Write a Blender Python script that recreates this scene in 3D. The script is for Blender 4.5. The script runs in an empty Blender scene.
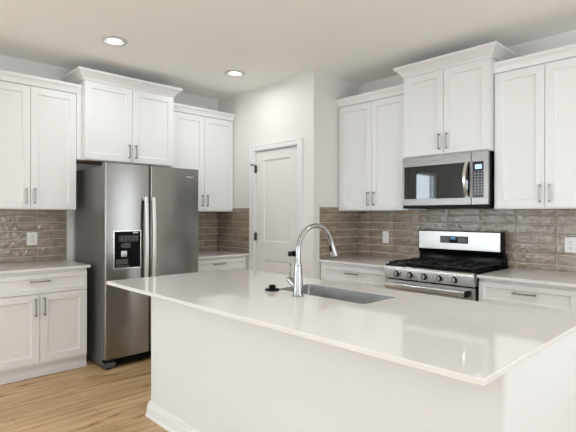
import bpy, bmesh, math, random
from mathutils import Vector, Matrix
random.seed(7)
SC = bpy.context.scene
COL = SC.collection
PI = math.pi

# ------------------------------------------------------------------ camera
CAM_H, ALPHA = 1.3304, 0.8075
cd = bpy.data.cameras.new('camera')
cam = bpy.data.objects.new('camera', cd)
COL.objects.link(cam)
cd.sensor_width = 36.0
cd.lens = 458.49 / 576.0 * 36.0
cd.clip_start = 0.05
cd.shift_y = -0.914 / 576.0
cam.location = (0, 0, CAM_H)
cam.rotation_euler = (PI / 2, -0.0018, ALPHA - PI / 2)
SC.camera = cam

# ------------------------------------------------------------------ world, exposure
W = bpy.data.worlds.new('daylight')
SC.world = W
W.use_nodes = True
bg = W.node_tree.nodes['Background']
bg.inputs[0].default_value = (0.82, 0.91, 1.0, 1)
bg.inputs[1].default_value = 3.0
VS = SC.view_settings
VS.view_transform = 'Standard'
VS.look = 'None'
VS.gamma = 1.0
VS.exposure = -0.07
VS.use_curve_mapping = False
SC.cycles.use_denoising = True
SC.cycles.max_bounces = 14
SC.cycles.diffuse_bounces = 8
SC.cycles.glossy_bounces = 5
SC.cycles.sample_clamp_indirect = 6.0
SC.cycles.caustics_reflective = False
SC.cycles.caustics_refractive = False

# daylight entering at each window (name, centre, size, direction it travels, watts)
DAY = [
    ('daylight_dining', (-1.15, 4.83, 1.40), (.80, 1.60), (0, -1, 0), 55),
    ('daylight_dining_far', (-3.45, 4.83, 1.40), (1.30, 1.60), (0, -1, 0), 85),
    ('daylight_patio', (4.14, -1.25, 1.15), (1.36, 2.08), (-1, 0, 0), 13),
    ('daylight_rear_left', (-1.0, -5.1, .95), (2.4, 2.2), (0, 1, .95), 108),  # rear lamps at guessed, unseen windows, aimed up to brighten the ceiling
    ('daylight_rear_right', (1.8, -5.1, .95), (2.4, 2.2), (0, 1, .95), 108),
    ('daylight_side_near', (-5.1, -1.0, 1.0), (2.2, 2.2), (1, 0, .9), 70),  # likewise aimed up at the ceiling, window guessed
    ('daylight_side_far', (-4.66, 3.6, 1.30), (1.50, 1.96), (1, 0, 0), 55),
]
for n, c, s, d, w in DAY:
    ld = bpy.data.lights.new(n, 'AREA')
    ld.shape = 'RECTANGLE'
    ld.size, ld.size_y = s
    ld.energy = w
    ld.color = (0.80, 0.91, 1.0)
    lo = bpy.data.objects.new(n, ld)
    COL.objects.link(lo)
    lo.location = c
    lo.rotation_euler = Vector(d).to_track_quat('-Z', 'Y').to_euler()

# ------------------------------------------------------------------ materials
def nt(m):
    return m.node_tree.nodes, m.node_tree.links


def mat(name, col, rough=0.5, metal=0.0, bump=None, spec=0.5, coat=0.0, emit=None, aniso=None):
    m = bpy.data.materials.new(name)
    m.use_nodes = True
    n, l = nt(m)
    b = n['Principled BSDF']
    b.inputs['Base Color'].default_value = (*col, 1)
    b.inputs['Roughness'].default_value = rough
    b.inputs['Metallic'].default_value = metal
    b.inputs['Specular IOR Level'].default_value = spec
    if coat:
        b.inputs['Coat Weight'].default_value = coat
        b.inputs['Coat Roughness'].default_value = 0.05
    if emit:
        b.inputs['Emission Color'].default_value = (*emit[0], 1)
        b.inputs['Emission Strength'].default_value = emit[1]
    if aniso is not None:
        b.inputs['Anisotropic'].default_value = aniso[0]
        b.inputs['Anisotropic Rotation'].default_value = aniso[1]
        t = n.new('ShaderNodeTangent')
        t.direction_type = 'RADIAL'
        t.axis = 'Z'
        l.new(t.outputs[0], b.inputs['Tangent'])
    tc = n.new('ShaderNodeTexCoord')
    no = n.new('ShaderNodeTexNoise')
    l.new(tc.outputs['Object'], no.inputs['Vector'])
    if bump:
        no.inputs['Scale'].default_value = bump[0]
        no.inputs['Detail'].default_value = bump[2] if len(bump) > 2 else 2
        bn = n.new('ShaderNodeBump')
        bn.inputs['Strength'].default_value = bump[1]
        bn.inputs['Distance'].default_value = 0.01
        l.new(no.outputs['Fac'], bn.inputs['Height'])
        l.new(bn.outputs[0], b.inputs['Normal'])
    else:
        # faint procedural variation of gloss
        no.inputs['Scale'].default_value = 3.0
        mr = n.new('ShaderNodeMapRange')
        mr.inputs['To Min'].default_value = max(0.0, rough - 0.02)
        mr.inputs['To Max'].default_value = min(1.0, rough + 0.02)
        l.new(no.outputs['Fac'], mr.inputs['Value'])
        l.new(mr.outputs[0], b.inputs['Roughness'])
    return m


M = {}
M['wall'] = mat('wall_paint', (0.74, 0.722, 0.695), 0.6, bump=(90, 0.05))
M['ceiling'] = mat('ceiling_paint', (0.90, 0.905, 0.885), 0.85, bump=(70, 0.05))
M['knee'] = mat('textured_drywall_paint', (0.71, 0.725, 0.735), 0.5, bump=(120, 0.10, 2))
M['white'] = mat('cabinet_white', (0.745, 0.75, 0.75), 0.35)
M['trim'] = mat('trim_white', (0.76, 0.765, 0.765), 0.35)
M['door'] = mat('door_white', (0.74, 0.725, 0.71), 0.4)
M['shadow_gap'] = mat('cabinet_inside', (0.45, 0.42, 0.39), 0.7)
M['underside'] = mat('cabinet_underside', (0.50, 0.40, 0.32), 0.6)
M['nickel'] = mat('brushed_nickel', (0.31, 0.295, 0.27), 0.32, 1.0)
M['steel'] = mat('brushed_steel', (0.50, 0.49, 0.475), 0.27, 1.0, aniso=(0.6, 0.25))
M['steel_dark'] = mat('fridge_steel', (0.305, 0.288, 0.268), 0.19, 1.0, aniso=(0.8, 0.25))
M['steel_bright'] = mat('polished_steel', (0.70, 0.69, 0.67), 0.16, 1.0)
M['steel_soft'] = mat('satin_steel', (0.58, 0.57, 0.56), 0.36, 1.0)
M['steel_micro'] = mat('microwave_steel', (0.27, 0.257, 0.245), 0.34, 1.0)
M['handle_steel'] = mat('pale_satin_handle', (0.80, 0.80, 0.79), 0.38, 0.6)
M['chrome'] = mat('faucet_stainless', (0.36, 0.355, 0.345), 0.22, 1.0)
M['sink'] = mat('sink_steel', (0.76, 0.76, 0.755), 0.27, 1.0)
M['fridge_side'] = mat('fridge_side_paint', (0.17, 0.165, 0.16), 0.35, 0.35)
M['black'] = mat('black_enamel', (0.004, 0.004, 0.004), 0.12, spec=0.06)
M['matte_black'] = mat('matte_black', (0.006, 0.006, 0.006), 0.5, spec=0.14)
M['iron'] = mat('cast_iron', (0.008, 0.008, 0.008), 0.42, spec=0.25, bump=(300, 0.1))
M['glass_black'] = mat('black_glass', (0.004, 0.004, 0.005), 0.05, spec=0.15)
M['glass_mirror'] = mat('mirrored_black_glass', (0.004, 0.005, 0.006), 0.02, spec=0.62)
M['dull_black'] = mat('dispenser_black', (0.004, 0.004, 0.004), 0.3, spec=0.08)
M['shaded_ring'] = mat('shade_grey_ring', (0.58, 0.575, 0.56), 0.5)  # white ring painted grey, its shade put into the colour
M['panel_grey'] = mat('keypad_black', (0.014, 0.014, 0.017), 0.18, spec=0.25)
M['key'] = mat('keypad_print', (0.30, 0.30, 0.31), 0.5)
M['grey_plastic'] = mat('grey_plastic', (0.07, 0.07, 0.07), 0.4)
M['white_plastic'] = mat('white_plastic', (0.80, 0.79, 0.77), 0.3)
M['dark_slot'] = mat('socket_slot', (0.05, 0.045, 0.04), 0.6)
M['logo'] = mat('logo_silver', (0.75, 0.75, 0.74), 0.3, 0.6)
M['logo_dark'] = mat('logo_grey', (0.12, 0.12, 0.12), 0.4)
M['lcd'] = mat('lcd_glow', (0.3, 0.5, 0.7), 0.3, emit=((0.62, 0.82, 1.0), 0.9))
M['led_blue'] = mat('led_blue', (0.05, 0.2, 0.4), 0.3, emit=((0.25, 0.62, 1.0), 0.9))
M['lens'] = mat('lamp_lens', (0.9, 0.9, 0.9), 0.5, emit=((1.0, 0.97, 0.92), 6.0))
M['blind'] = mat('blind_slat', (0.80, 0.80, 0.78), 0.5)
M['label'] = mat('paper_label', (0.75, 0.75, 0.74), 0.5)
M['brass'] = mat('hinge_metal', (0.12, 0.11, 0.095), 0.4, 1.0)
M['bronze'] = mat('dark_bronze', (0.05, 0.042, 0.036), 0.25, 0.9)


def counter_mat():
    m = mat('quartz_counter', (0.72, 0.695, 0.67), 0.035)
    n, l = nt(m)
    b = n['Principled BSDF']
    tc = n.new('ShaderNodeTexCoord')
    no = n.new('ShaderNodeTexNoise')
    no.inputs['Scale'].default_value = 260
    l.new(tc.outputs['Object'], no.inputs['Vector'])
    cr = n.new('ShaderNodeValToRGB')
    cr.color_ramp.elements[0].position = 0.3
    cr.color_ramp.elements[0].color = (0.70, 0.69, 0.675, 1)
    cr.color_ramp.elements[1].position = 0.6
    cr.color_ramp.elements[1].color = (0.735, 0.725, 0.71, 1)
    l.new(no.outputs['Fac'], cr.inputs[0])
    l.new(cr.outputs[0], b.inputs['Base Color'])
    return m


M['quartz'] = counter_mat()


def tile_mat():
    m = bpy.data.materials.new('glazed_taupe_tile')
    m.use_nodes = True
    n, l = nt(m)
    b = n['Principled BSDF']
    b.inputs['Roughness'].default_value = 0.03
    b.inputs['Specular IOR Level'].default_value = 0.5
    at = n.new('ShaderNodeAttribute')
    at.attribute_name = 'tint'
    tc = n.new('ShaderNodeTexCoord')
    mp = n.new('ShaderNodeMapping')
    mp.inputs['Scale'].default_value = (5, 5, 16)
    l.new(tc.outputs['Object'], mp.inputs[0])
    no = n.new('ShaderNodeTexNoise')
    no.inputs['Scale'].default_value = 1.6
    no.inputs['Detail'].default_value = 5
    l.new(mp.outputs[0], no.inputs['Vector'])
    cr = n.new('ShaderNodeValToRGB')
    e = cr.color_ramp.elements
    e[0].position = 0.3
    e[0].color = (0.200, 0.155, 0.112, 1)
    e[1].position = 0.72
    e[1].color = (0.385, 0.318, 0.245, 1)
    l.new(no.outputs['Fac'], cr.inputs[0])
    mx = n.new('ShaderNodeMix')
    mx.data_type = 'RGBA'
    mx.blend_type = 'MULTIPLY'
    mx.inputs['Factor'].default_value = 1.0
    l.new(cr.outputs[0], mx.inputs['A'])
    l.new(at.outputs['Color'], mx.inputs['B'])
    l.new(mx.outputs['Result'], b.inputs['Base Color'])
    n2 = n.new('ShaderNodeTexNoise')
    n2.inputs['Scale'].default_value = 32
    n2.inputs['Detail'].default_value = 1.5
    l.new(tc.outputs['Object'], n2.inputs['Vector'])
    bn = n.new('ShaderNodeBump')
    bn.inputs['Strength'].default_value = 0.42
    bn.inputs['Distance'].default_value = 0.012
    l.new(n2.outputs['Fac'], bn.inputs['Height'])
    l.new(bn.outputs[0], b.inputs['Normal'])
    return m


M['tile'] = tile_mat()
M['grout'] = mat('grout', (0.80, 0.77, 0.72), 0.8, bump=(200, 0.1))


def floor_mat():
    m = bpy.data.materials.new('oak_plank_floor')
    m.use_nodes = True
    n, l = nt(m)
    b = n['Principled BSDF']
    b.inputs['Roughness'].default_value = 0.42
    tc = n.new('ShaderNodeTexCoord')
    br = n.new('ShaderNodeTexBrick')
    br.offset = 0.37
    br.inputs['Scale'].default_value = 1.0
    br.inputs['Brick Width'].default_value = 1.22
    br.inputs['Row Height'].default_value = 0.18
    br.inputs['Mortar Size'].default_value = 0.0012
    br.inputs['Mortar Smooth'].default_value = 0.1
    br.inputs['Bias'].default_value = 0.0
    br.inputs['Color1'].default_value = (0.49, 0.338, 0.182, 1)
    br.inputs['Color2'].default_value = (0.61, 0.438, 0.258, 1)
    br.inputs['Mortar'].default_value = (0.24, 0.15, 0.08, 1)
    l.new(tc.outputs['Object'], br.inputs['Vector'])
    mp = n.new('ShaderNodeMapping')
    mp.inputs['Scale'].default_value = (1.0, 13, 1)
    l.new(tc.outputs['Object'], mp.inputs[0])
    no = n.new('ShaderNodeTexNoise')
    no.inputs['Scale'].default_value = 2.2
    no.inputs['Detail'].default_value = 7
    no.inputs['Distortion'].default_value = 0.2
    l.new(mp.outputs[0], no.inputs['Vector'])
    cr = n.new('ShaderNodeValToRGB')
    e = cr.color_ramp.elements
    e[0].position = 0.30
    e[0].color = (0.66, 0.61, 0.54, 1)
    e[1].position = 0.62
    e[1].color = (1.08, 1.05, 1.02, 1)
    l.new(no.outputs['Fac'], cr.inputs[0])
    mx = n.new('ShaderNodeMix')
    mx.data_type = 'RGBA'
    mx.blend_type = 'MULTIPLY'
    mx.inputs['Factor'].default_value = 1.0
    l.new(br.outputs['Color'], mx.inputs['A'])
    l.new(cr.outputs[0], mx.inputs['B'])
    # knots
    mp2 = n.new('ShaderNodeMapping')
    mp2.inputs['Scale'].default_value = (1.6, 7.5, 1)
    l.new(tc.outputs['Object'], mp2.inputs[0])
    n3 = n.new('ShaderNodeTexNoise')
    n3.inputs['Scale'].default_value = 1.5
    n3.inputs['Detail'].default_value = 3
    l.new(mp2.outputs[0], n3.inputs['Vector'])
    c3 = n.new('ShaderNodeValToRGB')
    c3.color_ramp.elements[0].position = 0.32
    c3.color_ramp.elements[0].color = (0.50, 0.40, 0.32, 1)
    c3.color_ramp.elements[1].position = 0.41
    c3.color_ramp.elements[1].color = (1, 1, 1, 1)
    l.new(n3.outputs['Fac'], c3.inputs[0])
    m3 = n.new('ShaderNodeMix')
    m3.data_type = 'RGBA'
    m3.blend_type = 'MULTIPLY'
    m3.inputs['Factor'].default_value = 1.0
    l.new(mx.outputs['Result'], m3.inputs['A'])
    l.new(c3.outputs[0], m3.inputs['B'])
    l.new(m3.outputs['Result'], b.inputs['Base Color'])
    bn = n.new('ShaderNodeBump')
    bn.inputs['Strength'].default_value = 0.08
    bn.inputs['Distance'].default_value = 0.005
    l.new(no.outputs['Fac'], bn.inputs['Height'])
    l.new(bn.outputs[0], b.inputs['Normal'])
    return m


M['floor'] = floor_mat()


def print_mat(name, base, ink, cell, fill, rough):
    """a panel printed with rows of small marks"""
    m = mat(name, base, rough)
    n, l = nt(m)
    b = n['Principled BSDF']
    tc = n.new('ShaderNodeTexCoord')
    sp = n.new('ShaderNodeSeparateXYZ')
    l.new(tc.outputs['Object'], sp.inputs[0])
    ms = []
    for k, ax in enumerate(('X', 'Z')):
        a = n.new('ShaderNodeMath'); a.operation = 'DIVIDE'; a.inputs[1].default_value = cell[k]
        f = n.new('ShaderNodeMath'); f.operation = 'FRACT'
        c = n.new('ShaderNodeMath'); c.operation = 'LESS_THAN'; c.inputs[1].default_value = fill[k]
        l.new(sp.outputs[ax], a.inputs[0]); l.new(a.outputs[0], f.inputs[0]); l.new(f.outputs[0], c.inputs[0])
        ms.append(c)
    mu = n.new('ShaderNodeMath'); mu.operation = 'MULTIPLY'
    l.new(ms[0].outputs[0], mu.inputs[0]); l.new(ms[1].outputs[0], mu.inputs[1])
    mx = n.new('ShaderNodeMix'); mx.data_type = 'RGBA'
    l.new(mu.outputs[0], mx.inputs['Factor'])
    mx.inputs['A'].default_value = (*base, 1)
    mx.inputs['B'].default_value = (*ink, 1)
    l.new(mx.outputs['Result'], b.inputs['Base Color'])
    return m


M['pad_fridge'] = print_mat('dispenser_buttons', (0.03, 0.03, 0.032), (0.15, 0.15, 0.155), (.034, .021), (.45, .3), .4)
M['pad_range'] = print_mat('range_buttons', (0.012, 0.012, 0.014), (0.16, 0.165, 0.17), (.026, .018), (.35, .2), .25)
M['pad_micro'] = print_mat('microwave_buttons', (0.02, 0.02, 0.024), (0.32, 0.32, 0.33), (.027, .0225), (.45, .22), .18)


def pane_mat():
    m = bpy.data.materials.new('window_glass')
    m.use_nodes = True
    n, l = nt(m)
    out = n['Material Output']
    n.remove(n['Principled BSDF'])
    tr = n.new('ShaderNodeBsdfTransparent')
    gl = n.new('ShaderNodeBsdfGlossy')
    gl.inputs['Roughness'].default_value = 0.02
    mx = n.new('ShaderNodeMixShader')
    mx.inputs[0].default_value = 0.06
    l.new(tr.outputs[0], mx.inputs[1])
    l.new(gl.outputs[0], mx.inputs[2])
    l.new(mx.outputs[0], out.inputs[0])
    return m


M['pane'] = pane_mat()


# ------------------------------------------------------------------ mesh builder
class MB:
    """collects shapes and links them as ONE mesh object"""

    def __init__(s):
        s.bm = bmesh.new()

    def box(s, x0, x1, y0, y1, z0, z1, bev=0.0, seg=2):
        if x0 > x1: x0, x1 = x1, x0
        if y0 > y1: y0, y1 = y1, y0
        if z0 > z1: z0, z1 = z1, z0
        vs = [s.bm.verts.new((x, y, z)) for x in (x0, x1) for y in (y0, y1) for z in (z0, z1)]
        fs = []
        for a in ((0, 1, 3, 2), (4, 6, 7, 5), (0, 4, 5, 1), (2, 3, 7, 6), (0, 2, 6, 4), (1, 5, 7, 3)):
            fs.append(s.bm.faces.new([vs[i] for i in a]))
        if bev > 0:
            es = list({e for f in fs for e in f.edges})
            bmesh.ops.bevel(s.bm, geom=es, offset=bev, segments=seg, affect='EDGES', profile=0.5)
        return s

    def rings(s, rings, cap0=True, cap1=True, closed=True):
        """skin a list of vertex rings"""
        R = [[s.bm.verts.new(p) for p in r] for r in rings]
        n = len(R[0])
        for a, b in zip(R, R[1:]):
            for i in range(n if closed else n - 1):
                j = (i + 1) % n
                s.bm.faces.new((a[i], a[j], b[j], b[i]))
        if cap0:
            s.bm.faces.new(R[0][::-1])
        if cap1:
            s.bm.faces.new(R[-1])
        return s

    def lathe(s, c, prof, axis='z', n=20):
        """profile [(r, t)] about an axis through c"""
        c = Vector(c)
        rr = []
        for r, t in prof:
            ring = []
            for i in range(n):
                a = 2 * PI * i / n
                u, v = r * math.cos(a), r * math.sin(a)
                if axis == 'z': p = (u, v, t)
                elif axis == 'y': p = (u, t, v)
                else: p = (t, u, v)
                ring.append(c + Vector(p))
            rr.append(ring)
        return s.rings(rr)

    def tube(s, pts, rad, n=12, flat=None):
        """sweep a circle (or a flat oval) along points"""
        pts = [Vector(p) for p in pts]
        rads = rad if isinstance(rad, (list, tuple)) else [rad] * len(pts)
        rr = []
        up = None
        for i, p in enumerate(pts):
            d = (pts[min(i + 1, len(pts) - 1)] - pts[max(i - 1, 0)]).normalized()
            if up is None:
                up = Vector((0, 0, 1)) if abs(d.z) < 0.9 else Vector((0, 1, 0))
            a = d.cross(up).normalized()
            b = a.cross(d).normalized()
            up = b
            ring = []
            for k in range(n):
                t = 2 * PI * k / n
                ca, sa = math.cos(t), math.sin(t)
                if flat:
                    ca = math.copysign(abs(ca) ** 0.5, ca) * flat[0]
                    sa = math.copysign(abs(sa) ** 0.5, sa) * flat[1]
                    ring.append(p + a * ca + b * sa)
                else:
                    ring.append(p + (a * ca + b * sa) * rads[i])
            rr.append(ring)
        return s.rings(rr)

    def poly(s, pts):
        s.bm.faces.new([s.bm.verts.new(p) for p in pts])
        return s

    def build(s, name, m, parent=None, loc=None, smooth=True):
        bm = s.bm
        bmesh.ops.recalc_face_normals(bm, faces=bm.faces)
        me = bpy.data.meshes.new(name)
        bm.to_mesh(me)
        bm.free()
        ms = m if isinstance(m, (list, tuple)) else [m]
        for k in ms:
            me.materials.append(k)
        if smooth:
            for p in me.polygons:
                p.use_smooth = True
            me.set_sharp_from_angle(angle=math.radians(32))
        o = bpy.data.objects.new(name, me)
        COL.objects.link(o)
        if smooth:
            wn_ = o.modifiers.new('weighted_normals', 'WEIGHTED_NORMAL')
            wn_.keep_sharp = True
        if parent:
            o.parent = parent
        if loc:
            o.location = loc
        return o


def tag(o, label=None, cat=None, group=None, kind=None):
    if label: o['label'] = label
    if cat: o['category'] = cat
    if group: o['group'] = group
    if kind: o['kind'] = kind
    return o


def thing(name, label, cat, loc=(0, 0, 0), rz=0.0, group=None):
    o = bpy.data.objects.new(name, None)
    o.empty_display_size = 0.1
    COL.objects.link(o)
    o.location = loc
    o.rotation_euler = (0, 0, rz)
    return tag(o, label, cat, group)


def struct(name, mb, m, parent=None):
    o = mb.build(name, m, parent)
    if not parent:
        o['kind'] = 'structure'
    return o


FACE_B = -PI / 2     # things on the range wall: local x runs to -Y, local y runs into the wall

# ------------------------------------------------------------------ room shell
YA, XB, XP, YP, ZC = 4.67, 3.98, 3.2744, 3.062, 2.74
XL, YR = -4.5, -4.5
struct('floor', MB().box(XL - .2, XB + .2, YR - .2, YA + .2, -0.1, 0), M['floor'])
struct('ceiling', MB().box(XL - .2, XB + .2, YR - .2, YA + .2, ZC, ZC + .1), M['ceiling'])


def wall_strip(mb, a0, a1, holes, put):
    """solid pieces of a wall from a0 to a1 around holes (h0, h1, z0, z1); put(a0, a1, z0, z1) adds one"""
    x = a0
    for h0, h1, z0, z1 in sorted(holes):
        put(x, h0, 0, ZC)
        put(h0, h1, 0, z0)
        put(h0, h1, z1, ZC)
        x = h1
    put(x, a1, 0, ZC)


T = 0.12
WIN = {
    'back': [(-1.54, -0.76, 0.62, 2.18), (-4.10, -2.80, 0.62, 2.18)],
    'right': [(-1.92, -0.58, 0.12, 2.18)],
    'front': [(-1.97, -0.03, 0.2, 2.25), (0.83, 2.77, 0.2, 2.25)],
    'left': [(-1.87, -0.13, 0.32, 2.27), (2.87, 4.33, 0.32, 2.27)],
}
mb = MB(); wall_strip(mb, XL - T, XB + T, WIN['back'], lambda a, b, z0, z1: mb.box(a, b, YA, YA + T, z0, z1))
struct('wall_back', mb, M['wall'])
mb = MB(); wall_strip(mb, YR - T, YA, WIN['right'], lambda a, b, z0, z1: mb.box(XB, XB + T, a, b, z0, z1))
struct('wall_right', mb, M['wall'])
mb = MB(); wall_strip(mb, XL - T, XB, WIN['front'], lambda a, b, z0, z1: mb.box(a, b, YR - T, YR, z0, z1))
struct('wall_front', mb, M['wall'])
mb = MB(); wall_strip(mb, YR, YA, WIN['left'], lambda a, b, z0, z1: mb.box(XL - T, XL, a, b, z0, z1))
struct('wall_left', mb, M['wall'])
DY0, DY1, DZ = 3.272, 3.960, 2.048        # pantry door opening
mb = MB()
wall_strip(mb, YP, YA, [(DY0, DY1, 0, DZ)], lambda a, b, z0, z1: mb.box(XP, XP + T, a, b, z0, z1) if z1 > z0 else None)
struct('wall_pantry_front', mb, M['wall'])
struct('wall_pantry_side', MB().box(XP + T, XB, YP, YP + T, 0, ZC), M['wall'])

wn = 0
for side, hs in WIN.items():
    for h0, h1, z0, z1 in hs:
        wn += 1
        horiz = side in ('back', 'front')
        w0 = {'back': YA, 'front': YR - T, 'left': XL - T, 'right': XB}[side]

        def bx(mb, a, b, d0, d1, zz0, zz1, bev=0):
            if horiz: mb.box(a, b, w0 + d0, w0 + d1, zz0, zz1, bev)
            else: mb.box(w0 + d0, w0 + d1, a, b, zz0, zz1, bev)
        f = MB()
        e = 0.05
        zm = (z0 + z1) / 2
        bx(f, h0, h0 + e, .02, T - .02, z0, z1); bx(f, h1 - e, h1, .02, T - .02, z0, z1)
        bx(f, h0, h1, .02, T - .02, z0, z0 + e); bx(f, h0, h1, .02, T - .02, z1 - e, z1)
        bx(f, h0 + e, h1 - e, .03, T - .03, zm - .02, zm + .02)
        wo = struct('window_%d' % wn, f, M['trim'])
        p = MB()
        bx(p, h0 + e, h1 - e, T / 2 - .003, T / 2 + .003, z0 + e, z1 - e)
        p.build('pane', M['pane'], wo)

# blind in the dining window
bl = thing('window_blind', 'white slatted blind hanging in the back wall window left of the cabinets', 'blind', (-1.15, YA - .03, 0.64))
sl = MB()
for k in range(25):
    z = .05 + k * .058
    sl.rings([[(x, -.022, z - .003), (x, .0, z + .001), (x, .022, z + .003), (x, .0, z - .001)] for x in (-.40, .40)])
sl.build('slats', M['blind'], bl)
MB().box(-.41, .41, -.025, .025, 1.5, 1.545, .004).build('head_rail', M['blind'], bl)
MB().box(-.40, .40, -.02, .02, 0.0, .02, .003).build('bottom_rail', M['blind'], bl)


# ------------------------------------------------------------------ baseboards, door casing
def base_prof():
    return [(0, 0), (.024, 0), (.024, .010), (.017, .020), (.015, .070), (.009, .076), (.009, .088), (.004, .100), (0, .1)]


def path_sweep(mb, path, prof, z0=0.0, closed=False):
    """profile (outward, z) swept along an XY polyline, outward = right-hand side of travel"""
    P = [Vector((p[0], p[1], 0)) for p in path]
    n = len(P)
    rr = []
    for i in range(n):
        d0 = (P[i] - P[i - 1]).normalized() if (i or closed) else None
        d1 = (P[(i + 1) % n] - P[i]).normalized() if (i < n - 1 or closed) else None
        d0 = d0 or d1
        d1 = d1 or d0
        n0, n1 = Vector((d0.y, -d0.x, 0)), Vector((d1.y, -d1.x, 0))
        m = (n0 + n1).normalized()
        m = m / max(0.2, m.dot(n0))
        rr.append([P[i] + m * o + Vector((0, 0, z0 + z)) for o, z in prof])
    mb.rings(rr)
    return mb


struct('baseboard_pantry', path_sweep(path_sweep(MB(), [(XP, 3.19), (XP, YP), (XP + .06, YP)][::-1], [(-o, z) for o, z in base_prof()]),
                                      [(XP, 4.044), (XP, 4.045 - .0005)], base_prof()), M['trim'])
bb = MB()
path_sweep(bb, [(0.35, YA), (XL, YA), (XL, YR), (XB, YR), (XB, 0.1)], [(-o, z) for o, z in base_prof()])
struct('baseboard_room', bb, M['trim'])

# casing: flat board with a stepped edge, around the opening, on the room face (-X side)
cz = MB()
for (a, b, z0, z1) in ((DY0 - .068, DY0 + .004, 0, DZ + .06), (DY1 - .004, DY1 + .074, 0, DZ + .06), (DY0 + .004, DY1 - .004, DZ - .004, DZ + .06)):
    cz.box(XP - .016, XP, a, b, z0, z1, .004)
for (a, b, z0, z1) in ((DY0 - .068, DY0 - .046, 0, DZ + .06), (DY1 + .052, DY1 + .074, 0, DZ + .06), (DY0 - .046, DY1 + .052, DZ + .038, DZ + .06)):
    cz.box(XP - .021, XP - .012, a, b, z0, z1, .003)
# jamb lining inside the opening
for (a, b, z0, z1) in ((DY0, DY0 + .012, 0, DZ), (DY1 - .012, DY1, 0, DZ), (DY0 + .012, DY1 - .012, DZ - .012, DZ)):
    cz.box(XP, XP + T, a, b, z0, z1)
struct('trim_1', cz, M['trim'])


def panel_slab(mb, W_, H_, t, panels, depth=.014, slope=.024, raised=True):
    """door slab in local frame (x 0..W, front y=0, z 0..H) with moulded panels; front built as a grid of quads"""
    xs = sorted({0, W_} | {p[0] for p in panels} | {p[1] for p in panels})
    zs = sorted({0, H_} | {p[2] for p in panels} | {p[3] for p in panels})
    for i in range(len(xs) - 1):
        for j in range(len(zs) - 1):
            c = ((xs[i] + xs[i + 1]) / 2, (zs[j] + zs[j + 1]) / 2)
            if any(p[0] < c[0] < p[1] and p[2] < c[1] < p[3] for p in panels):
                continue
            mb.poly([(xs[i], 0, zs[j]), (xs[i + 1], 0, zs[j]), (xs[i + 1], 0, zs[j + 1]), (xs[i], 0, zs[j + 1])])
    for a, b, c, d in panels:
        def R(k, y): return [(a + k, y, c + k), (b - k, y, c + k), (b - k, y, d - k), (a + k, y, d - k)]
        if raised:
            rr = [R(0, 0), R(.004, depth * .8), R(.012, depth), R(.020, depth), R(.020 + slope, depth * .25)]
        else:
            rr = [R(0, 0), R(.003, depth * .75), R(.009, depth)]
        mb.rings(rr, cap0=False, cap1=True)
    # sides and back
    f = [(0, 0, 0), (W_, 0, 0), (W_, 0, H_), (0, 0, H_)]
    k = [(x, t, z) for x, y, z in f]
    mb.rings([f, k], cap0=False, cap1=True)
    bmesh.ops.remove_doubles(mb.bm, verts=mb.bm.verts, dist=1e-5)
    return mb


# pantry door (stands in the room shell): door_1
DW = DY1 - DY0 - .03
pd = panel_slab(MB(), DW, DZ - .03, .035, [(.125, DW - .125, .25, .83), (.125, DW - .125, 1.03, 1.92)])
d1 = pd.build('door_1', M['door'])
d1['kind'] = 'structure'
d1.location = (XP + .012, DY1 - .015, .012)
d1.rotation_euler = (0, 0, FACE_B)
kx, kz = DW - .058, .925
kn = MB().lathe((kx, 0, kz), [(.030, 0), (.030, -.006), (.026, -.010), (.011, -.012), (.011, -.034), (.021, -.040), (.028, -.052), (.026, -.064), (.014, -.071), (.002, -.072)], 'y', 24)
kn.build('door_knob', M['bronze'], d1)
for hz in (1.83, 1.08, .25):
    hg = MB().lathe((-.006, -.020, hz - .045), [(.0065, 0), (.0065, .09), (.003, .094)], 'z', 10)
    hg.box(-.004, .012, -.016, -.002, hz - .042, hz + .042)
    if hz > 1.8:      # small door-stop hook on the top hinge
        hg.tube([(-.006, -.02, hz + .046), (-.02, -.04, hz + .050), (-.034, -.046, hz + .046)], .0045, 8)
        hg.lathe((-.034, -.046, hz + .046), [(.002, -.012), (.008, -.010), (.008, .008), (.002, .01)], 'z', 10)
    hg.build('hinge', M['brass'], d1)

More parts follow.
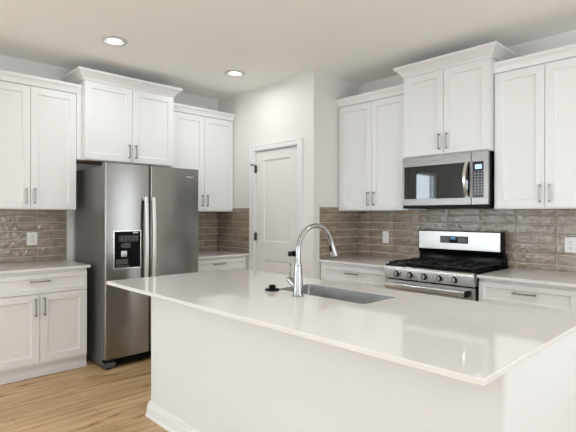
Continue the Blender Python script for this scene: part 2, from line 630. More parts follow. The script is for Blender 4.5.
# ------------------------------------------------------------------ backsplash tiles
def backsplash(name, label, loc, rz, L, z0, z1, joints, rows, cut=None):
    """tiles stand off the wall: local x along the wall, y=0 wall face, room side is -y"""
    t = thing(name, label, 'backsplash', loc, rz)
    g = MB().box(0, L, -.005, -.0008, z0, z1)
    g.build('grout_bed', M['grout'], t)
    me = MB()
    xs = [0] + sorted(j for j in joints if 0 < j < L) + [L]
    zs = [z0] + sorted(z for z in rows if z0 < z < z1 - .004) + [z1]
    lay = me.bm.faces.layers.float_color.new('tint') if hasattr(me.bm.faces.layers, 'float_color') else None
    cells = []
    q = .0024
    for i in range(len(xs) - 1):
        for j in range(len(zs) - 1):
            a, b, c, d = xs[i] + q, xs[i + 1] - q, zs[j] + q, zs[j + 1] - q
            if b - a < .004 or d - c < .004: continue
            n0 = len(me.bm.faces)
            # slightly pillowed, slightly crooked tile
            tw = [random.uniform(-.0010, .0010) for _ in range(4)]
            e = .004
            def ring(k, y): return [(a + k, y + tw[0] * (y < -.006), c + k), (b - k, y + tw[1] * (y < -.006), c + k),
                                    (b - k, y + tw[2] * (y < -.006), d - k), (a + k, y + tw[3] * (y < -.006), d - k)]
            me.rings([ring(0, -.0015), ring(0, -.0085), ring(e * .4, -.0106), ring(e, -.0113), ring(.013, -.0118)], cap0=False)
            cells.append((n0, len(me.bm.faces)))
    o = me.build('tiles', M['tile'], t)
    o.modifiers.clear()      # keep the pillowed glaze shading
    ca = o.data.color_attributes.new('tint', 'FLOAT_COLOR', 'CORNER')
    f2l = [(p.loop_start, p.loop_total) for p in o.data.polygons]
    for n0, n1 in cells:
        v = random.uniform(.80, 1.16)
        h = random.uniform(-.03, .03)
        for fi in range(n0, n1):
            s0, tot = f2l[fi]
            for li in range(s0, s0 + tot):
                ca.data[li].color = (v * (1 + h), v, v * (1 - h), 1)
    return t


ROWS = [1.413 - .0777 * k for k in range(0, 8)]
ZT = .8955
backsplash('tile_backsplash', 'taupe glazed tile backsplash behind the left counter beside the fridge', (-.1, YA, 0), 0, 1.613, ZT, 1.384,
           [1.354 - .3 * k for k in range(5)], ROWS)
backsplash('tile_backsplash', 'narrow taupe tile backsplash on the back wall right of the fridge', (2.44, YA, 0), 0, XP - 2.44 - .012, ZT, 1.384,
           [.32, .625], ROWS)
backsplash('tile_backsplash', 'brown tile backsplash patch on the wall left of the pantry door', (XP, YA, 0), FACE_B, YA - 4.046, ZT, 1.413,
           [.016, .321], ROWS)
backsplash('tile_backsplash', 'taupe tile backsplash patch on the pantry side wall behind the faucet', (3.352, YP, 0), 0, XB - 3.352 - .012, ZT, 1.413,
           [.294, .594], ROWS)
backsplash('tile_backsplash', 'long glossy taupe tile backsplash behind the stainless range', (XB, YP, 0), FACE_B, YP - .40, ZT, 1.405,
           [.138 + .299 * k for k in range(10)], ROWS)


# ------------------------------------------------------------------ cabinets
def pull(mb_parent, x, z, y, vertical=True, L=.134):
    b = MB()
    h = L / 2
    r = .0052
    if vertical:
        b.box(x - r, x + r, y - .032, y - .024, z - h, z + h, .002)
        for s in (-1, 1): b.box(x - r, x + r, y - .027, y, z + s * (h - .010) - .006, z + s * (h - .010) + .006, .0015)
    else:
        b.box(x - h, x + h, y - .032, y - .024, z - r, z + r, .002)
        for s in (-1, 1): b.box(x + s * (h - .010) - .006, x + s * (h - .010) + .006, y - .027, y, z - r, z + r, .0015)
    return b.build('handle', M['nickel'], mb_parent)


def shaker(parent, name, x0, x1, z0, z1, rail=.058, y=0.0, t=.020):
    """shaker front; local origin on its lower left front corner"""
    w, h = x1 - x0, z1 - z0
    m = panel_slab(MB(), w, h, t - .001, [(rail, w - rail, rail, h - rail)], depth=.012, raised=False)
    o = m.build(name, M['white'], parent)
    o.location = (x0, y - t, z0)
    return o


LOWPROF = [(.0, .0), (.020, .0), (.022, .010), (.024, .030), (.034, .048), (.042, .056), (.044, .060), (.044, .078), (.0, .078)]
TALLPROF = [(.0, .0), (.012, .0), (.014, .012), (.022, .022), (.040, .044), (.060, .060), (.066, .066), (.072, .070), (.072, .090), (.0, .090)]


def crown(parent, prof, w, z0, left=None, right=None, y=0.0):
    """crown moulding along the front with optional returns of given depth"""
    pts = []
    if left: pts.append((0, y + left))
    pts += [(0, y), (w, y)]
    if right: pts.append((w, y + right))
    m = MB()
    path_sweep(m, pts, prof, z0)
    # top board behind the moulding
    m.box(0, w, y + .002, y + (left or right or .2), z0 + .002, z0 + .012)
    return m.build('crown_moulding', M['white'], parent)


def wall_cabinet(label, loc, rz, w, depth, z0, ztop, doors, dz0, dz1, handle_z, prof, left=None, right=None, fillers=(), bottom=True, crown_w=None):
    t = thing('wall_cabinet', label, 'cabinet', loc, rz)
    b = MB()
    b.box(0, w, .0, depth, z0, ztop)
    b.build('body', M['white'], t, smooth=False)
    if bottom:
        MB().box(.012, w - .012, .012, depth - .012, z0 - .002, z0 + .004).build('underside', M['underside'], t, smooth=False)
    for i, (a, c) in enumerate(doors):
        d = shaker(t, 'door', a, c, dz0, dz1)
        hx = (c - a) - .031 if i % 2 == 0 else .031
        pull(d, hx, handle_z - dz0, 0.0)
    for a, c, f0, f1 in fillers:
        MB().box(a, c, -.019, .05, f0, f1).build('filler_strip', M['white'], t, smooth=False)
    crown(t, prof, crown_w or w, ztop - .004, left, right)
    return t


CABT = 2.438
YU, YUD = 4.3635, YA - 4.3635 - .001
wall_cabinet('white double door wall cabinet left of the fridge over the outlet', (.72, YU, 0), 0, .773, YUD, 1.376, CABT,
             [(.024, .394), (.398, .769)], 1.385, 2.424, 1.491, LOWPROF, fillers=[(.773, .811, 1.836, CABT)], crown_w=.811)
wall_cabinet('white double door wall cabinet at the far left edge of the counter', (-.06, YU, 0), 0, .779, YUD, 1.376, CABT,
             [(.012, .386), (.390, .764)], 1.385, 2.424, 1.491, LOWPROF)
YF = 4.275
wall_cabinet('raised white wall cabinet with flared crown above the refrigerator', (1.5325, YF, 0), 0, .897, YA - YF - .001, 1.830, 2.556,
             [(.004, .4465), (.4505, .893)], 1.838, 2.545, 1.940, TALLPROF, YA - YF - .002, YA - YF - .002)
wall_cabinet('white double door wall cabinet between the fridge and the pantry', (2.431, YU, 0), 0, XP - 2.431 - .002, YUD, 1.370, CABT,
             [(.045, .430), (.434, .822)], 1.379, 2.424, 1.488, LOWPROF)

XU = 3.6433
wall_cabinet('white double door wall cabinet between the pantry wall and the microwave', (XU, YP - .002, 0), FACE_B, YP - .002 - 2.242, XB - XU - .001, 1.376, CABT,
             [(.040, .427), (.431, .815)], 1.385, 2.424, 1.490, LOWPROF)
XM = 3.580
wall_cabinet('raised white wall cabinet with flared crown above the microwave', (XM, 2.240, 0), FACE_B, .762, XB - XM - .001, 1.836, 2.556,
             [(.004, .379), (.383, .758)], 1.844, 2.545, 1.946, TALLPROF, XB - XM - .002, XB - XM - .002)
wall_cabinet('white double door wall cabinet right of the microwave', (XU, 1.476, 0), FACE_B, .765, XB - XU - .001, 1.380, CABT,
             [(.012, .364), (.368, .750)], 1.389, 2.424, 1.492, LOWPROF, right=XB - XU - .003)


def base_cabinet(label, loc, rz, w, depth, drawers, doors, dr_z=(.690, .846), do_z=(.128, .684), vis_top=.873, toe=0.0):
    t = thing('base_cabinet', label, 'cabinet', loc, rz)
    MB().box(0, w, 0, depth, .104, vis_top).build('body', M['white'], t, smooth=False)
    MB().box(0, w + toe, .046, depth, 0.001, .1035).box(0, w + toe, .036, .0455, 0.001, .030).build('toe_kick', M['white'], t, smooth=False)
    for a, c in drawers:
        d = shaker(t, 'drawer', a, c, dr_z[0], dr_z[1], .036)
        pull(d, (c - a) / 2, (dr_z[1] - dr_z[0]) * .64, 0.0, False, .150)
    for i, (a, c) in enumerate(doors):
        d = shaker(t, 'door', a, c, do_z[0], do_z[1])
        hx = (c - a) - .031 if i % 2 == 0 else .031
        pull(d, hx, do_z[1] - do_z[0] - .102, 0.0, True, .150)
    return t


YB = 4.100
BD = YA - YB - .001
base_cabinet('white base cabinet with one wide drawer left of the fridge', (.742, YB, 0), 0, .752, BD, [(.004, .748)], [(.004, .374), (.378, .748)], toe=.016)
base_cabinet('white base cabinet at the far left end of the counter', (-.02, YB, 0), 0, .760, BD, [(.004, .756)], [(.004, .378), (.382, .756)])
base_cabinet('small white base cabinet with a drawer between the fridge and the pantry wall', (2.505, YB, 0), 0, XP - 2.505 - .002, BD,
             [(.004, .738)], [(.004, .370), (.374, .738)], dr_z=(.724, .850), do_z=(.128, .718))
XBB = 3.378
BDB = XB - XBB - .001
base_cabinet('white base cabinet left of the range beside the pantry side wall', (XBB, YP - .002, 0), FACE_B, .790, BDB, [(.030, .786)], [(.030, .406), (.410, .786)])
base_cabinet('white base cabinet right of the range with a wide drawer', (XBB, 1.476, 0), FACE_B, .880, BDB, [(.004, .640)], [(.004, .320), (.324, .640)])


def slab(label, x0, x1, y0, y1, z0=.8735, z1=.895):
    o = MB().box(x0, x1, y0, y1, z0, z1, .0025).build('countertop', M['quartz'])
    return tag(o, label, 'countertop')


slab('pale quartz countertop left of the refrigerator under the outlet', -.05, 1.5145, 4.058, YA - .0008)
slab('short pale quartz countertop between the fridge and the pantry wall', 2.497, XP - .0008, 4.058, YA - .0008)
slab('pale quartz countertop left of the range below the wall switch', 3.3419, XB - .0008, 2.264, YP - .0008)
slab('pale quartz countertop right of the range below the far right outlet', 3.3250, XB - .0008, .596, 1.474)

# ------------------------------------------------------------------ refrigerator
fr = thing('refrigerator', 'stainless steel side by side refrigerator with dispenser and bar handles', 'refrigerator', (1.567, 3.881, 0))
FW, FT = .9190, 1.776
MB().box(.006, FW - .006, .085, .735, .025, 1.752, .004).build('cabinet', M['fridge_side'], fr)
MB().box(.012, FW - .012, .066, .086, .03, 1.745).build('door_gasket', M['matte_black'], fr)


def fridge_door(x0, x1):
    m = MB()
    y0, y1, r = 0.0, .066, .012
    pr = []
    for i in range(7):
        a = PI / 2 * i / 6
        pr.append((x0 + r - r * math.cos(a), y0 + r - r * math.sin(a)))
    for i in range(7):
        a = PI / 2 * i / 6
        pr.append((x1 - r + r * math.sin(a), y0 + r - r * math.cos(a)))
    pr += [(x1, y1), (x0, y1)]
    m.rings([[(x, y, z) for x, y in pr] for z in (.092, FT)])
    return m


def door_obj(name, x0, x1):
    o = fridge_door(x0, x1).build(name, [M['steel_dark'], M['fridge_side']], fr)
    for p in o.data.polygons:      # painted edges, steel face
        if p.center.y > .0125: p.material_index = 1
    return o


dl = door_obj('freezer_door', 0.001, .4065)
dr = door_obj('fridge_door', .4145, FW + .008)


def fridge_handle(x, parent):
    pts = []
    for i in range(17):
        t = i / 16
        pts.append((x, -.034 - .020 * math.sin(PI * t), .70 + .79 * t))
    h = MB().tube(pts, .01, 14, flat=(.016, .009))
    for z in (.716, 1.474):
        h.box(x - .013, x + .013, -.036, .0005, z - .016, z + .016, .003)
    h.build('handle', M['handle_steel'], parent)


fridge_handle(.355, dl)
fridge_handle(.427, dr)
# dispenser on the freezer door (local x 0.0755..0.319, z .862.. 1.187)
X0, X1, Z0, Z1 = .080, .315, .868, 1.184
bz = MB()
for a, b, c, d in ((X0 - .010, X0, Z0 - .010, Z1 + .010), (X1, X1 + .010, Z0 - .010, Z1 + .010), (X0, X1, Z1, Z1 + .010), (X0, X1, Z0 - .010, Z0)):
    bz.box(a, b, -.006, .0005, c, d, .002)
bz.build('dispenser_bezel', M['steel_bright'], dl)
MB().box(X0, X1, -.0035, .0005, Z0, Z1, .001).build('dispenser_panel', M['dull_black'], dl)
dc = MB().box(X0 + .012, X0 + .13, -.012, -.003, Z0 + .004, Z0 + .022, .002)   # drip tray lip
dc.box(X0 + .012, X0 + .12, -.006, -.003, Z0 + .03, Z0 + .075)
dc.build('drip_tray', M['grey_plastic'], dl)
MB().box(X0 + .055, X0 + .118, -.022, -.003, 1.045, 1.078, .004).box(X0 + .085, X0 + .14, -.016, -.003, 1.040, 1.085, .004).build('ice_chute', M['grey_plastic'], dl)
MB().box(X0 + .052, X0 + .108, -.018, -.003, .962, 1.018, .006).build('paddle', M['steel'], dl)
MB().box(X0 + .165, X0 + .213, -.0042, -.003, 1.168, 1.179).build('sticker', M['label'], dl)
MB().box(X0 + .040, X0 + .215, -.0042, -.003, 1.096, 1.150).build('button_panel', M['pad_fridge'], dl)
kg = MB().box(.105, FW - .105, .040, .075, .022, .086, .004)
for k in range(4): kg.box(.115, FW - .115, .034, .041, .030 + .014 * k, .037 + .014 * k, .001)
kg.build('kick_grille', M['matte_black'], fr)
for a in (.002, FW - .102):
    MB().box(a, a + .100, .012, .085, .012, .060, .008).build('foot_cover', M['grey_plastic'], fr)
    MB().lathe((a + .05, .05, 0.0005), [(.018, 0), (.018, .012)], 'z', 14).build('foot', M['matte_black'], fr)
    MB().lathe((a + .05, .65, 0.0005), [(.018, 0), (.018, .026)], 'z', 14).build('foot', M['matte_black'], fr)
    MB().box(a + .01, a + .085, .03, .12, 1.7525, 1.772, .005).build('hinge_cover', M['grey_plastic'], fr)


def text_mesh(name, body, size, m, parent, loc, rot=(PI / 2, 0, 0), depth=.0006, width=None):
    cu = bpy.data.curves.new(name, 'FONT')
    cu.body = body
    cu.size = size
    cu.extrude = depth
    cu.align_x = 'CENTER'
    cu.align_y = 'CENTER'
    to = bpy.data.objects.new(name, cu)
    COL.objects.link(to)
    bpy.context.view_layer.update()
    dg = bpy.context.evaluated_depsgraph_get()
    me = bpy.data.meshes.new_from_object(to.evaluated_get(dg))
    bpy.data.objects.remove(to)
    me.materials.clear()
    me.materials.append(m)
    if width:
        xs = [v.co.x for v in me.vertices]
        k = width / (max(xs) - min(xs))
        for v in me.vertices:
            v.co.x *= k
            v.co.y *= k
    o = bpy.data.objects.new(name, me)
    COL.objects.link(o)
    o.parent = parent
    o.location = loc
    o.rotation_euler = rot
    return o


text_mesh('maker_emblem', 'Whirlpool', .024, M['logo'], dr, (.822, -.0008, 1.698), width=.085)

# ------------------------------------------------------------------ range
rg = thing('gas_range', 'stainless steel gas range with black cooktop and five front knobs', 'range', (3.300, 2.258, 0), FACE_B)
RW = .776
MB().box(.003, RW - .003, .058, .660, .02, .896, .003).build('body', M['black'], rg)
# control panel: sloped front with rounded lip
cp = MB()
prf = [(.004, .802), (.000, .806), (-.002, .880), (.000, .894), (.006, .903), (.016, .907), (.062, .907), (.062, .802)]
cp.rings([[(x, y, z) for y, z in prf] for x in (0, RW)])
cpo = cp.build('control_panel', M['steel'], rg)
for x in (.124, .249, .375, .504, .626):
    k = MB().lathe((x, 0, .845), [(.027, .002), (.027, -.006), (.024, -.010), (.023, -.026), (.020, -.031), (.001, -.032)], 'y', 26)
    ko = k.build('knob', M['matte_black'], rg)
    MB().lathe((x, 0, .845), [(.0205, -.0305), (.0205, -.0335), (.019, -.0345), (.001, -.0345)], 'y', 24).build('knob_cap', M['steel'], ko)
    MB().box(x - .005, x + .005, -.044, -.033, .826, .864, .003).build('knob_grip', M['nickel'], ko)
    MB().lathe((x, 0, .845), [(.029, .001), (.029, -.004), (.0265, -.0055)], 'y', 26).build('knob_ring', M['steel_bright'], ko)
# oven door
od = panel_slab(MB(), RW - .006, .620, .052, [(.10, RW - .106, .13, .46)], depth=.006, raised=False).build('oven_door', M['steel'], rg)
od.location = (.003, .004, .172)
MB().box(.108, RW - .114, .0015, .006, .138, .452).build('oven_window', M['glass_black'], od)
oh = MB()
oh.tube([(.040, -.046, .578), (.15, -.050, .578), (.385, -.052, .578), (.62, -.050, .578), (RW - .052, -.046, .578)], .012, 14, flat=(.012, .022))
for x in (.060, RW - .080):
    oh.box(x - .016, x + .016, -.046, .001, .563, .593, .004)
oh.build('oven_handle', M['steel_bright'], od)
MB().box(RW - .0515, RW - .043, -.054, .001, .554, .602, .002).build('handle_end_cap', M['matte_black'], od)
MB().box(.003, RW - .003, .004, .057, .022, .164, .004).build('storage_drawer', M['steel'], rg)
# cooktop
ct = MB().box(.0, RW, .020, .590, .8965, .912, .003)
ct.box(.0, .012, .02, .66, .896, .916, .002).box(RW - .012, RW, .02, .66, .896, .916, .002)
ct.build('cooktop', M['black'], rg)
BURN = [(.165, .16, .040), (.165, .44, .032), (.388, .30, .046), (.611, .16, .046), (.611, .44, .032)]
for x, y, r in BURN:
    MB().lathe((x, y, .912), [(r + .014, 0), (r + .012, .006), (r, .007), (r, .010), (r * .9, .013), (.001, .014)], 'z', 24).build('burner', M['matte_black'], rg)
for gx0, gx1 in ((.022, .270), (.276, .500), (.506, .754)):
    g = MB()
    zt, zb, w = .938, .927, .0065
    yy0, yy1 = .045, .560
    for y in (yy0, yy1): g.box(gx0, gx1, y - w, y + w, zb, zt, .002)
    for x in (gx0 + w, gx1 - w): g.box(x - w, x + w, yy0, yy1, zb, zt, .002)
    xm = (gx0 + gx1) / 2
    ym = (yy0 + yy1) / 2
    g.box(gx0, gx1, ym - w, ym + w, zb, zt, .002)
    for yc in ((.16, .44) if gx0 != .276 else (.16, .30, .44)):
        g.box(gx0, xm - .022, yc - w * .8, yc + w * .8, zb, zt + .003, .002)
        g.box(xm + .022, gx1, yc - w * .8, yc + w * .8, zb, zt + .003, .002)
    for y0_, y1_ in ((yy0, .115), (.20, .40), (.485, yy1)):
        g.box(xm - w * .8, xm + w * .8, y0_, y1_, zb, zt + .003, .002)
    for x in (gx0 + w, gx1 - w):
        for y in (yy0, yy1, ym): g.box(x - w, x + w, y - w, y + w, .912, zb + .002)
    g.build('grate', M['iron'], rg)
# backguard
bgd = MB()
prf = [(.655, .905), (.572, .905), (.570, .925), (.576, .960), (.574, .990), (.552, 1.020), (.546, 1.028), (.546, 1.186), (.552, 1.192), (.606, 1.192), (.606, 1.03), (.655, .97)]
bgd.rings([[(x, y, z) for y, z in prf] for x in (.0, RW - .010)])
bgo = bgd.build('backguard', M['black'], rg)
MB().box(.010, .752, .538, .5475, 1.028, 1.188, .004).build('backguard_panel', M['steel_soft'], bgo)
MB().box(.225, .484, .5355, .539, 1.086, 1.148, .001).build('display_panel', M['glass_black'], bgo)
text_mesh('clock_digits', '4:25', .030, M['led_blue'], bgo, (.345, .5350, 1.130), width=.05)
MB().box(.236, .312, .5348, .536, 1.093, 1.141).build('button_panel', M['pad_range'], bgo)
MB().box(.390, .474, .5348, .536, 1.093, 1.141).build('button_panel', M['pad_range'], bgo)

# ------------------------------------------------------------------ microwave
mw = thing('microwave', 'stainless over the range microwave with black glass door and keypad', 'microwave', (3.556, 2.245, 1.408), FACE_B)
MWW, MWH = .761, .424
MB().box(.002, MWW - .002, .030, .422, .012, MWH, .003).build('body', M['black'], mw)
md = MB()
# door frame with opening for the dark glass
a, b, c, d = .018, .612, .064, .346
DWm = .622
md.box(0, DWm, 0, .029, d, MWH, .002).box(0, DWm, 0, .029, .008, c, .002).box(0, a, 0, .029, c, d, .001).box(b, DWm, 0, .029, c, d, .001)
mdo = md.build('microwave_door', M['steel_micro'], mw)
MB().box(a, b, .003, .020, c, d).build('door_glass', M['glass_mirror'], mdo)
pts = []
for i in range(15):
    t = i / 14
    pts.append((.594 - .006 * math.sin(PI * t), -.014 - .034 * math.sin(PI * t), .076 + .268 * t))
MB().tube(pts, .01, 12, flat=(.013, .007)).box(.582, .606, -.018, .004, .070, .092, .003).box(.582, .606, -.018, .004, .330, .352, .003).build('handle', M['steel_bright'], mdo)
cpn = MB()
cpn.box(.626, MWW, 0, .029, .346, MWH, .002).box(.626, MWW, 0, .029, .008, .064, .002).box(.722, MWW, 0, .029, .064, .346, .001).box(.626, .634, 0, .029, .064, .346, .001)
cpo = cpn.build('control_frame', M['steel_micro'], mw)
kp = MB().box(.634, .722, .002, .020, .064, .346).build('keypad', M['panel_grey'], mw)
MB().box(.655, .708, .0008, .0022, .288, .322).build('clock_window', M['lcd'], kp)
text_mesh('clock_digits', '4:25', .02, M['dark_slot'], kp, (.6815, .0004, .305), width=.042, depth=.0003)
MB().box(.646, .714, .0008, .0025, .084, .272).build('button_panel', M['pad_micro'], kp)
MB().box(.004, MWW - .004, .006, .400, -.018, .0115).build('vent_base', M['matte_black'], mw)
text_mesh('maker_emblem', 'Whirlpool', .014, M['logo_dark'], mdo, (.318, -.0006, .385), width=.052, depth=.0004)

# ------------------------------------------------------------------ outlets
def outlet(label, loc, rz, w=.080, h=.122, kind='duplex'):
    t = thing('electrical_outlet' if kind != 'switch' else 'wall_switch', label, 'outlet' if kind != 'switch' else 'switch', loc, rz)
    MB().box(-w / 2, w / 2, -.006, 0, -h / 2, h / 2, .003).build('cover_plate', M['white_plastic'], t)
    if kind == 'switch':
        r = MB().rings([[(x, -.0058, -.033), (x, -.0075, -.033), (x, -.0105, .033), (x, -.0058, .033)] for x in (-.0165, .0165)])
        r.build('rocker', M['white_plastic'], t)
    else:
        for s in (-1, 1):
            so = MB().box(-.017, .017, -.0085, -.0055, s * .0235 - .0145, s * .0235 + .0145, .002).build('socket', M['white_plastic'], t)
            sm = MB().box(-.0085, -.0055, -.0090, -.0080, s * .0235 - .004, s * .0235 + .008).box(.0055, .0085, -.0090, -.0080, s * .0235 - .004, s * .0235 + .008)
            sm.box(-.003, .003, -.0090, -.0080, s * .0235 - .011, s * .0235 - .006)
            sm.build('slots', M['dark_slot'], so)
    if kind != 'switch':
        MB().lathe((0, 0, 0), [(.003, -.0055), (.003, -.0072), (.001, -.0075)], 'y', 10).build('screw', M['nickel'], t)
    return t


outlet('white duplex outlet on the backsplash left of the fridge', (1.211, YA - .0118, 1.110), 0, .088, .120)
outlet('white wall switch on the tile left of the range', (XB - .0118, 2.697, 1.106), FACE_B, .076, .120, 'switch')
outlet('white duplex outlet on the tile at the far right edge', (XB - .0118, 1.033, 1.107), FACE_B, .080, .116)

# ------------------------------------------------------------------ island
KX, KY0, KY1 = 1.440, .545, 2.822       # near face, right end, left end
isl = thing('kitchen_island', 'large white island base with textured drywall and baseboard', 'island', ((KX + 2.27) / 2, (KY0 + KY1) / 2, 0))
ox, oy = isl.location.x, isl.location.y


def ib(mb_fn):
    return mb_fn


kw = MB()
r = .018
pr = []
for cx, cy, a0 in ((KX + r, KY0 + r, PI), (2.10, KY0, None), (2.10, KY0 + .10, None), (KX + .10, KY0 + .10, None), (KX + .10, KY1 - .10, None),
                   (2.10, KY1 - .10, None), (2.10, KY1, None), (KX + r, KY1 - r, PI / 2)):
    if a0 is None:
        pr.append((cx - ox, cy - oy))
    else:
        for i in range(7):
            a = a0 + PI / 2 * i / 6 - (0 if a0 == PI / 2 else 0)
            pr.append((cx + r * math.cos(a) - ox, cy + r * math.sin(a) - oy))
kw.rings([[(x, y, z) for x, y in pr] for z in (0.0, .8735)])
kw.build('body', M['knee'], isl)
cbn = MB()
cbn.box(2.2 - ox, 2.255 - ox, KY0 + .006 - oy, KY1 - .006 - oy, .10, .8735)
cbn.box(2.1005 - ox, 2.2 - ox, KY0 + .006 - oy, KY0 + .026 - oy, .10, .8735)
cbn.box(2.1005 - ox, 2.2 - ox, KY1 - .026 - oy, KY1 - .006 - oy, .10, .8735)
cbn.box(1.545 - ox, 2.2 - ox, KY0 + .105 - oy, KY1 - .105 - oy, .10, .62)
cbn.box(2.1005 - ox, 2.19 - ox, KY0 + .006 - oy, KY1 - .006 - oy, .0, .0995)
cbn.build('cabinet_run', M['white'], isl, smooth=False)
bbm = MB()
path_sweep(bbm, [(2.10 - ox, KY0 - oy), (KX - ox, KY0 - oy), (KX - ox, KY1 - oy), (2.10 - ox, KY1 - oy)], [(-o, z + .0005) for o, z in base_prof()])
bbm.build('baseboard', M['trim'], isl)
# cabinet doors on the working side (they face +X)
n = 5
dw = (KY1 - KY0 - .02) / n
for i in range(n):
    w = dw - .004
    m = panel_slab(MB(), w, .730, .019, [(.058, w - .058, .058, .672)], depth=.012, raised=False)
    o = m.build('door', M['white'], isl)
    o.rotation_euler = (0, 0, PI / 2)
    o.location = (2.275 - ox, KY0 + .012 + i * dw - oy, .112)
    pull(o, w - .031 if i % 2 == 0 else .031, .63, 0.0)


def rrect(x0, x1, y0, y1, r, z, n=6):
    out = []
    for cx, cy, a0 in ((x1 - r, y1 - r, 0), (x0 + r, y1 - r, PI / 2), (x0 + r, y0 + r, PI), (x1 - r, y0 + r, 3 * PI / 2)):
        for i in range(n + 1):
            a = a0 + PI / 2 * i / n
            out.append((cx + r * math.cos(a), cy + r * math.sin(a), z))
    return out


SX0, SX1, SY0, SY1 = 1.816, 2.118, 1.362, 2.012
ix0, ix1, iy0, iy1 = 1.2165, 2.304, .520, 3.000
zt, zb = .895, .874
m = MB()
bm = m.bm


def loop(pts):
    return [bm.verts.new(p) for p in pts]


e = .0025
o_b = loop(rrect(ix0 + e, ix1 - e, iy0 + e, iy1 - e, .012, zb))
o_m0 = loop(rrect(ix0, ix1, iy0, iy1, .014, zb + e))
o_m1 = loop(rrect(ix0, ix1, iy0, iy1, .014, zt - e))
o_t = loop(rrect(ix0 + e, ix1 - e, iy0 + e, iy1 - e, .012, zt))
i_t = loop(rrect(SX0 - .001, SX1 + .001, SY0 - .001, SY1 + .001, .022, zt))
i_m = loop(rrect(SX0, SX1, SY0, SY1, .021, zt - .0015))
i_b = loop(rrect(SX0, SX1, SY0, SY1, .021, zb))
for A, B in ((o_b, o_m0), (o_m0, o_m1), (o_m1, o_t), (i_t, i_m), (i_m, i_b)):
    N = len(A)
    for i in range(N):
        j = (i + 1) % N
        bm.faces.new((A[i], A[j], B[j], B[i]))
# top and underside: corner-matched rings (both loops have the same count)
for A, B in ((o_t, i_t), (o_b, i_b)):
    N = len(A)
    for i in range(N):
        j = (i + 1) % N
        bm.faces.new((A[i], A[j], B[j], B[i]))
tag(m.build('countertop', M['quartz']), 'large pale quartz countertop of the island with the sink cutout', 'countertop')

# sink
sk = thing('kitchen_sink', 'undermount stainless steel sink set into the island countertop', 'sink', ((SX0 + SX1) / 2, (SY0 + SY1) / 2, .66))
hx, hy = (SX1 - SX0) / 2, (SY1 - SY0) / 2
s = MB()
g = .006
k = .0012
s.rings([rrect(-hx + k, hx - k, -hy + k, hy - k, .021, .2325),
         rrect(-hx + k, hx - k, -hy + k, hy - k, .021, .04),
         rrect(-hx + .010, hx - .010, -hy + .010, hy - .010, .03, .016),
         rrect(-hx + .03, hx - .03, -hy + .03, hy - .03, .03, .006),
         rrect(-.05, .05, -.05, .05, .0499, .003)], cap0=False, cap1=True)
s.rings([rrect(-hx - .025, hx + .025, -hy - .025, hy + .025, .03, .2045), rrect(-hx + k, hx - k, -hy + k, hy - k, .021, .2045)], cap0=False, cap1=False)
s.build('basin', M['sink'], sk)
MB().lathe((0, 0, .003), [(.045, .0005), (.045, .003), (.036, .004), (.034, .001), (.01, .001), (.008, .006), (.001, .006)], 'z', 24).build('drain', M['steel_bright'], sk)

# faucet
FX, FY = 1.738, 1.737
fc = thing('faucet', 'brushed steel gooseneck pull-down faucet on the island', 'faucet', (FX, FY, .8955))
MB().lathe((0, 0, 0), [(.031, 0), (.031, .004), (.028, .008), (.027, .012), (.026, .05), (.0225, .110), (.0195, .150), (.0190, .164), (.0175, .168), (.001, .169)], 'z', 28).build('body', M['chrome'], fc)
pts = [(0, 0, .162), (0, 0, .20), (0, 0, .245)]
for i in range(1, 25):
    a = PI - (PI - .30) * i / 24
    pts.append((.137 + .137 * math.cos(a), 0, .245 + .131 * math.sin(a)))
MB().tube(pts, .0135, 16).build('neck', M['chrome'], fc)
MB().lathe((0, 0, 0), [(.0165, .159), (.0175, .163), (.0175, .172), (.0165, .176)], 'z', 24).build('collar', M['chrome'], fc)
# spray head (tilted cone)
hd = MB().lathe((0, 0, 0), [(.0145, .0), (.0150, -.012), (.0170, -.030), (.0225, -.070), (.0240, -.090), (.021, -.094), (.001, -.094)], 'z', 22)
ho = hd.build('spray_head', M['chrome'], fc)
ho.location = (.2665, 0, .288)
ho.rotation_euler = (0, math.radians(-18), 0)
MB().box(-.022, -.014, -.007, .007, -.062, -.022, .003).build('spray_button', M['matte_black'], ho)
lv = MB()
lv.tube([(0, .010, .048), (0, .040, .068), (0, .068, .088)], [.0185, .0185, .0170], 16)
lv.lathe((0, .066, .088), [(.001, -.014), (.013, -.010), (.0175, 0), (.013, .010), (.001, .014)], 'z', 16)
lvo = lv.build('lever_base', M['chrome'], fc)
MB().tube([(0, .064, .095), (-.001, .060, .13), (-.001, .058, .165)], [.0042, .0036, .0042], 10).lathe((-.001, .058, .165), [(.001, -.006), (.006, -.003), (.0065, .003), (.001, .007)], 'z', 12).build('lever', M['chrome'], lvo)

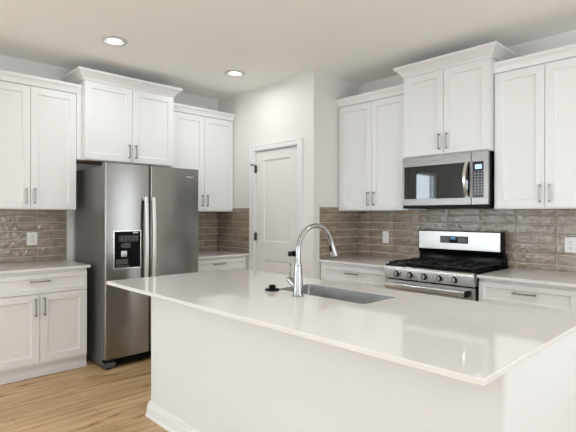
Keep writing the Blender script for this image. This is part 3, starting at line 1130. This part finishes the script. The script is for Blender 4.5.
# sink stopper left standing on the counter
st = thing('sink_stopper', 'black rubber sink stopper resting beside the faucet', 'stopper', (1.766, 1.976, .8955))
MB().lathe((0, 0, 0), [(.038, 0), (.043, .003), (.043, .007), (.038, .010), (.024, .013), (.020, .014)], 'z', 28).build('flange', M['matte_black'], st)
MB().lathe((0, 0, 0), [(.0195, .0135), (.0185, .022), (.021, .026), (.020, .031), (.012, .033), (.001, .033)], 'z', 24).build('knob', M['black'], st)

# ------------------------------------------------------------------ recessed ceiling lights: the first pair visible, the rest added
CANS = [(1.545, 3.648, 'round recessed ceiling light above the refrigerator, left of the two'),
        (2.760, 3.650, 'round recessed ceiling light in front of the pantry door'),
        (1.50, 1.25, 'unseen added ceiling light over the near side of the island'),  # from here on out of view, added to light the room
        (2.45, .55, 'unseen added ceiling light over the right end of the island'),
        (.10, 1.0, 'unseen added ceiling light above the viewer beside the island'),
        (-1.5, 2.4, 'unseen added ceiling light over the dining side'),
        (-1.5, -1.2, 'unseen added ceiling light in the middle of the living area'),
        (1.6, -1.6, 'unseen added ceiling light near the patio window'),
        (-3.2, .8, 'unseen added ceiling light by the side windows')]
for x, y, lab in CANS:
    c = thing('ceiling_light', lab, 'ceiling light', (x, y, ZC))
    MB().lathe((0, 0, 0), [(.050, -.001), (.052, -.003), (.072, -.014), (.094, -.013), (.103, -.001)], 'z', 36).build('trim_ring', M['shaded_ring'], c)
    MB().lathe((0, 0, 0), [(.0505, -.0045), (.0505, -.0015), (.001, -.001)], 'z', 32).build('lens', M['lens'], c)
    ld = bpy.data.lights.new('downlight', 'AREA')
    ld.shape = 'DISK'
    ld.size = .094
    ld.energy = 5.5
    ld.color = (0.97, .985, 1.0)
    lo = bpy.data.objects.new('downlight', ld)
    COL.objects.link(lo)
    lo.parent = c
    lo.location = (0, 0, -.008)

# ------------------------------------------------------------------ repeats share a group
GROUPS = {'wall_cabinet': 'white wall cabinets', 'base_cabinet': 'white base cabinets', 'ceiling_light': 'recessed ceiling lights',
          'electrical_outlet': 'outlets on the backsplash', 'tile_backsplash': 'tile backsplashes', 'countertop': 'quartz countertops'}
for o in COL.objects:
    k = o.name.split('.')[0]
    if o.parent is None and k in GROUPS:
        o['group'] = GROUPS[k]
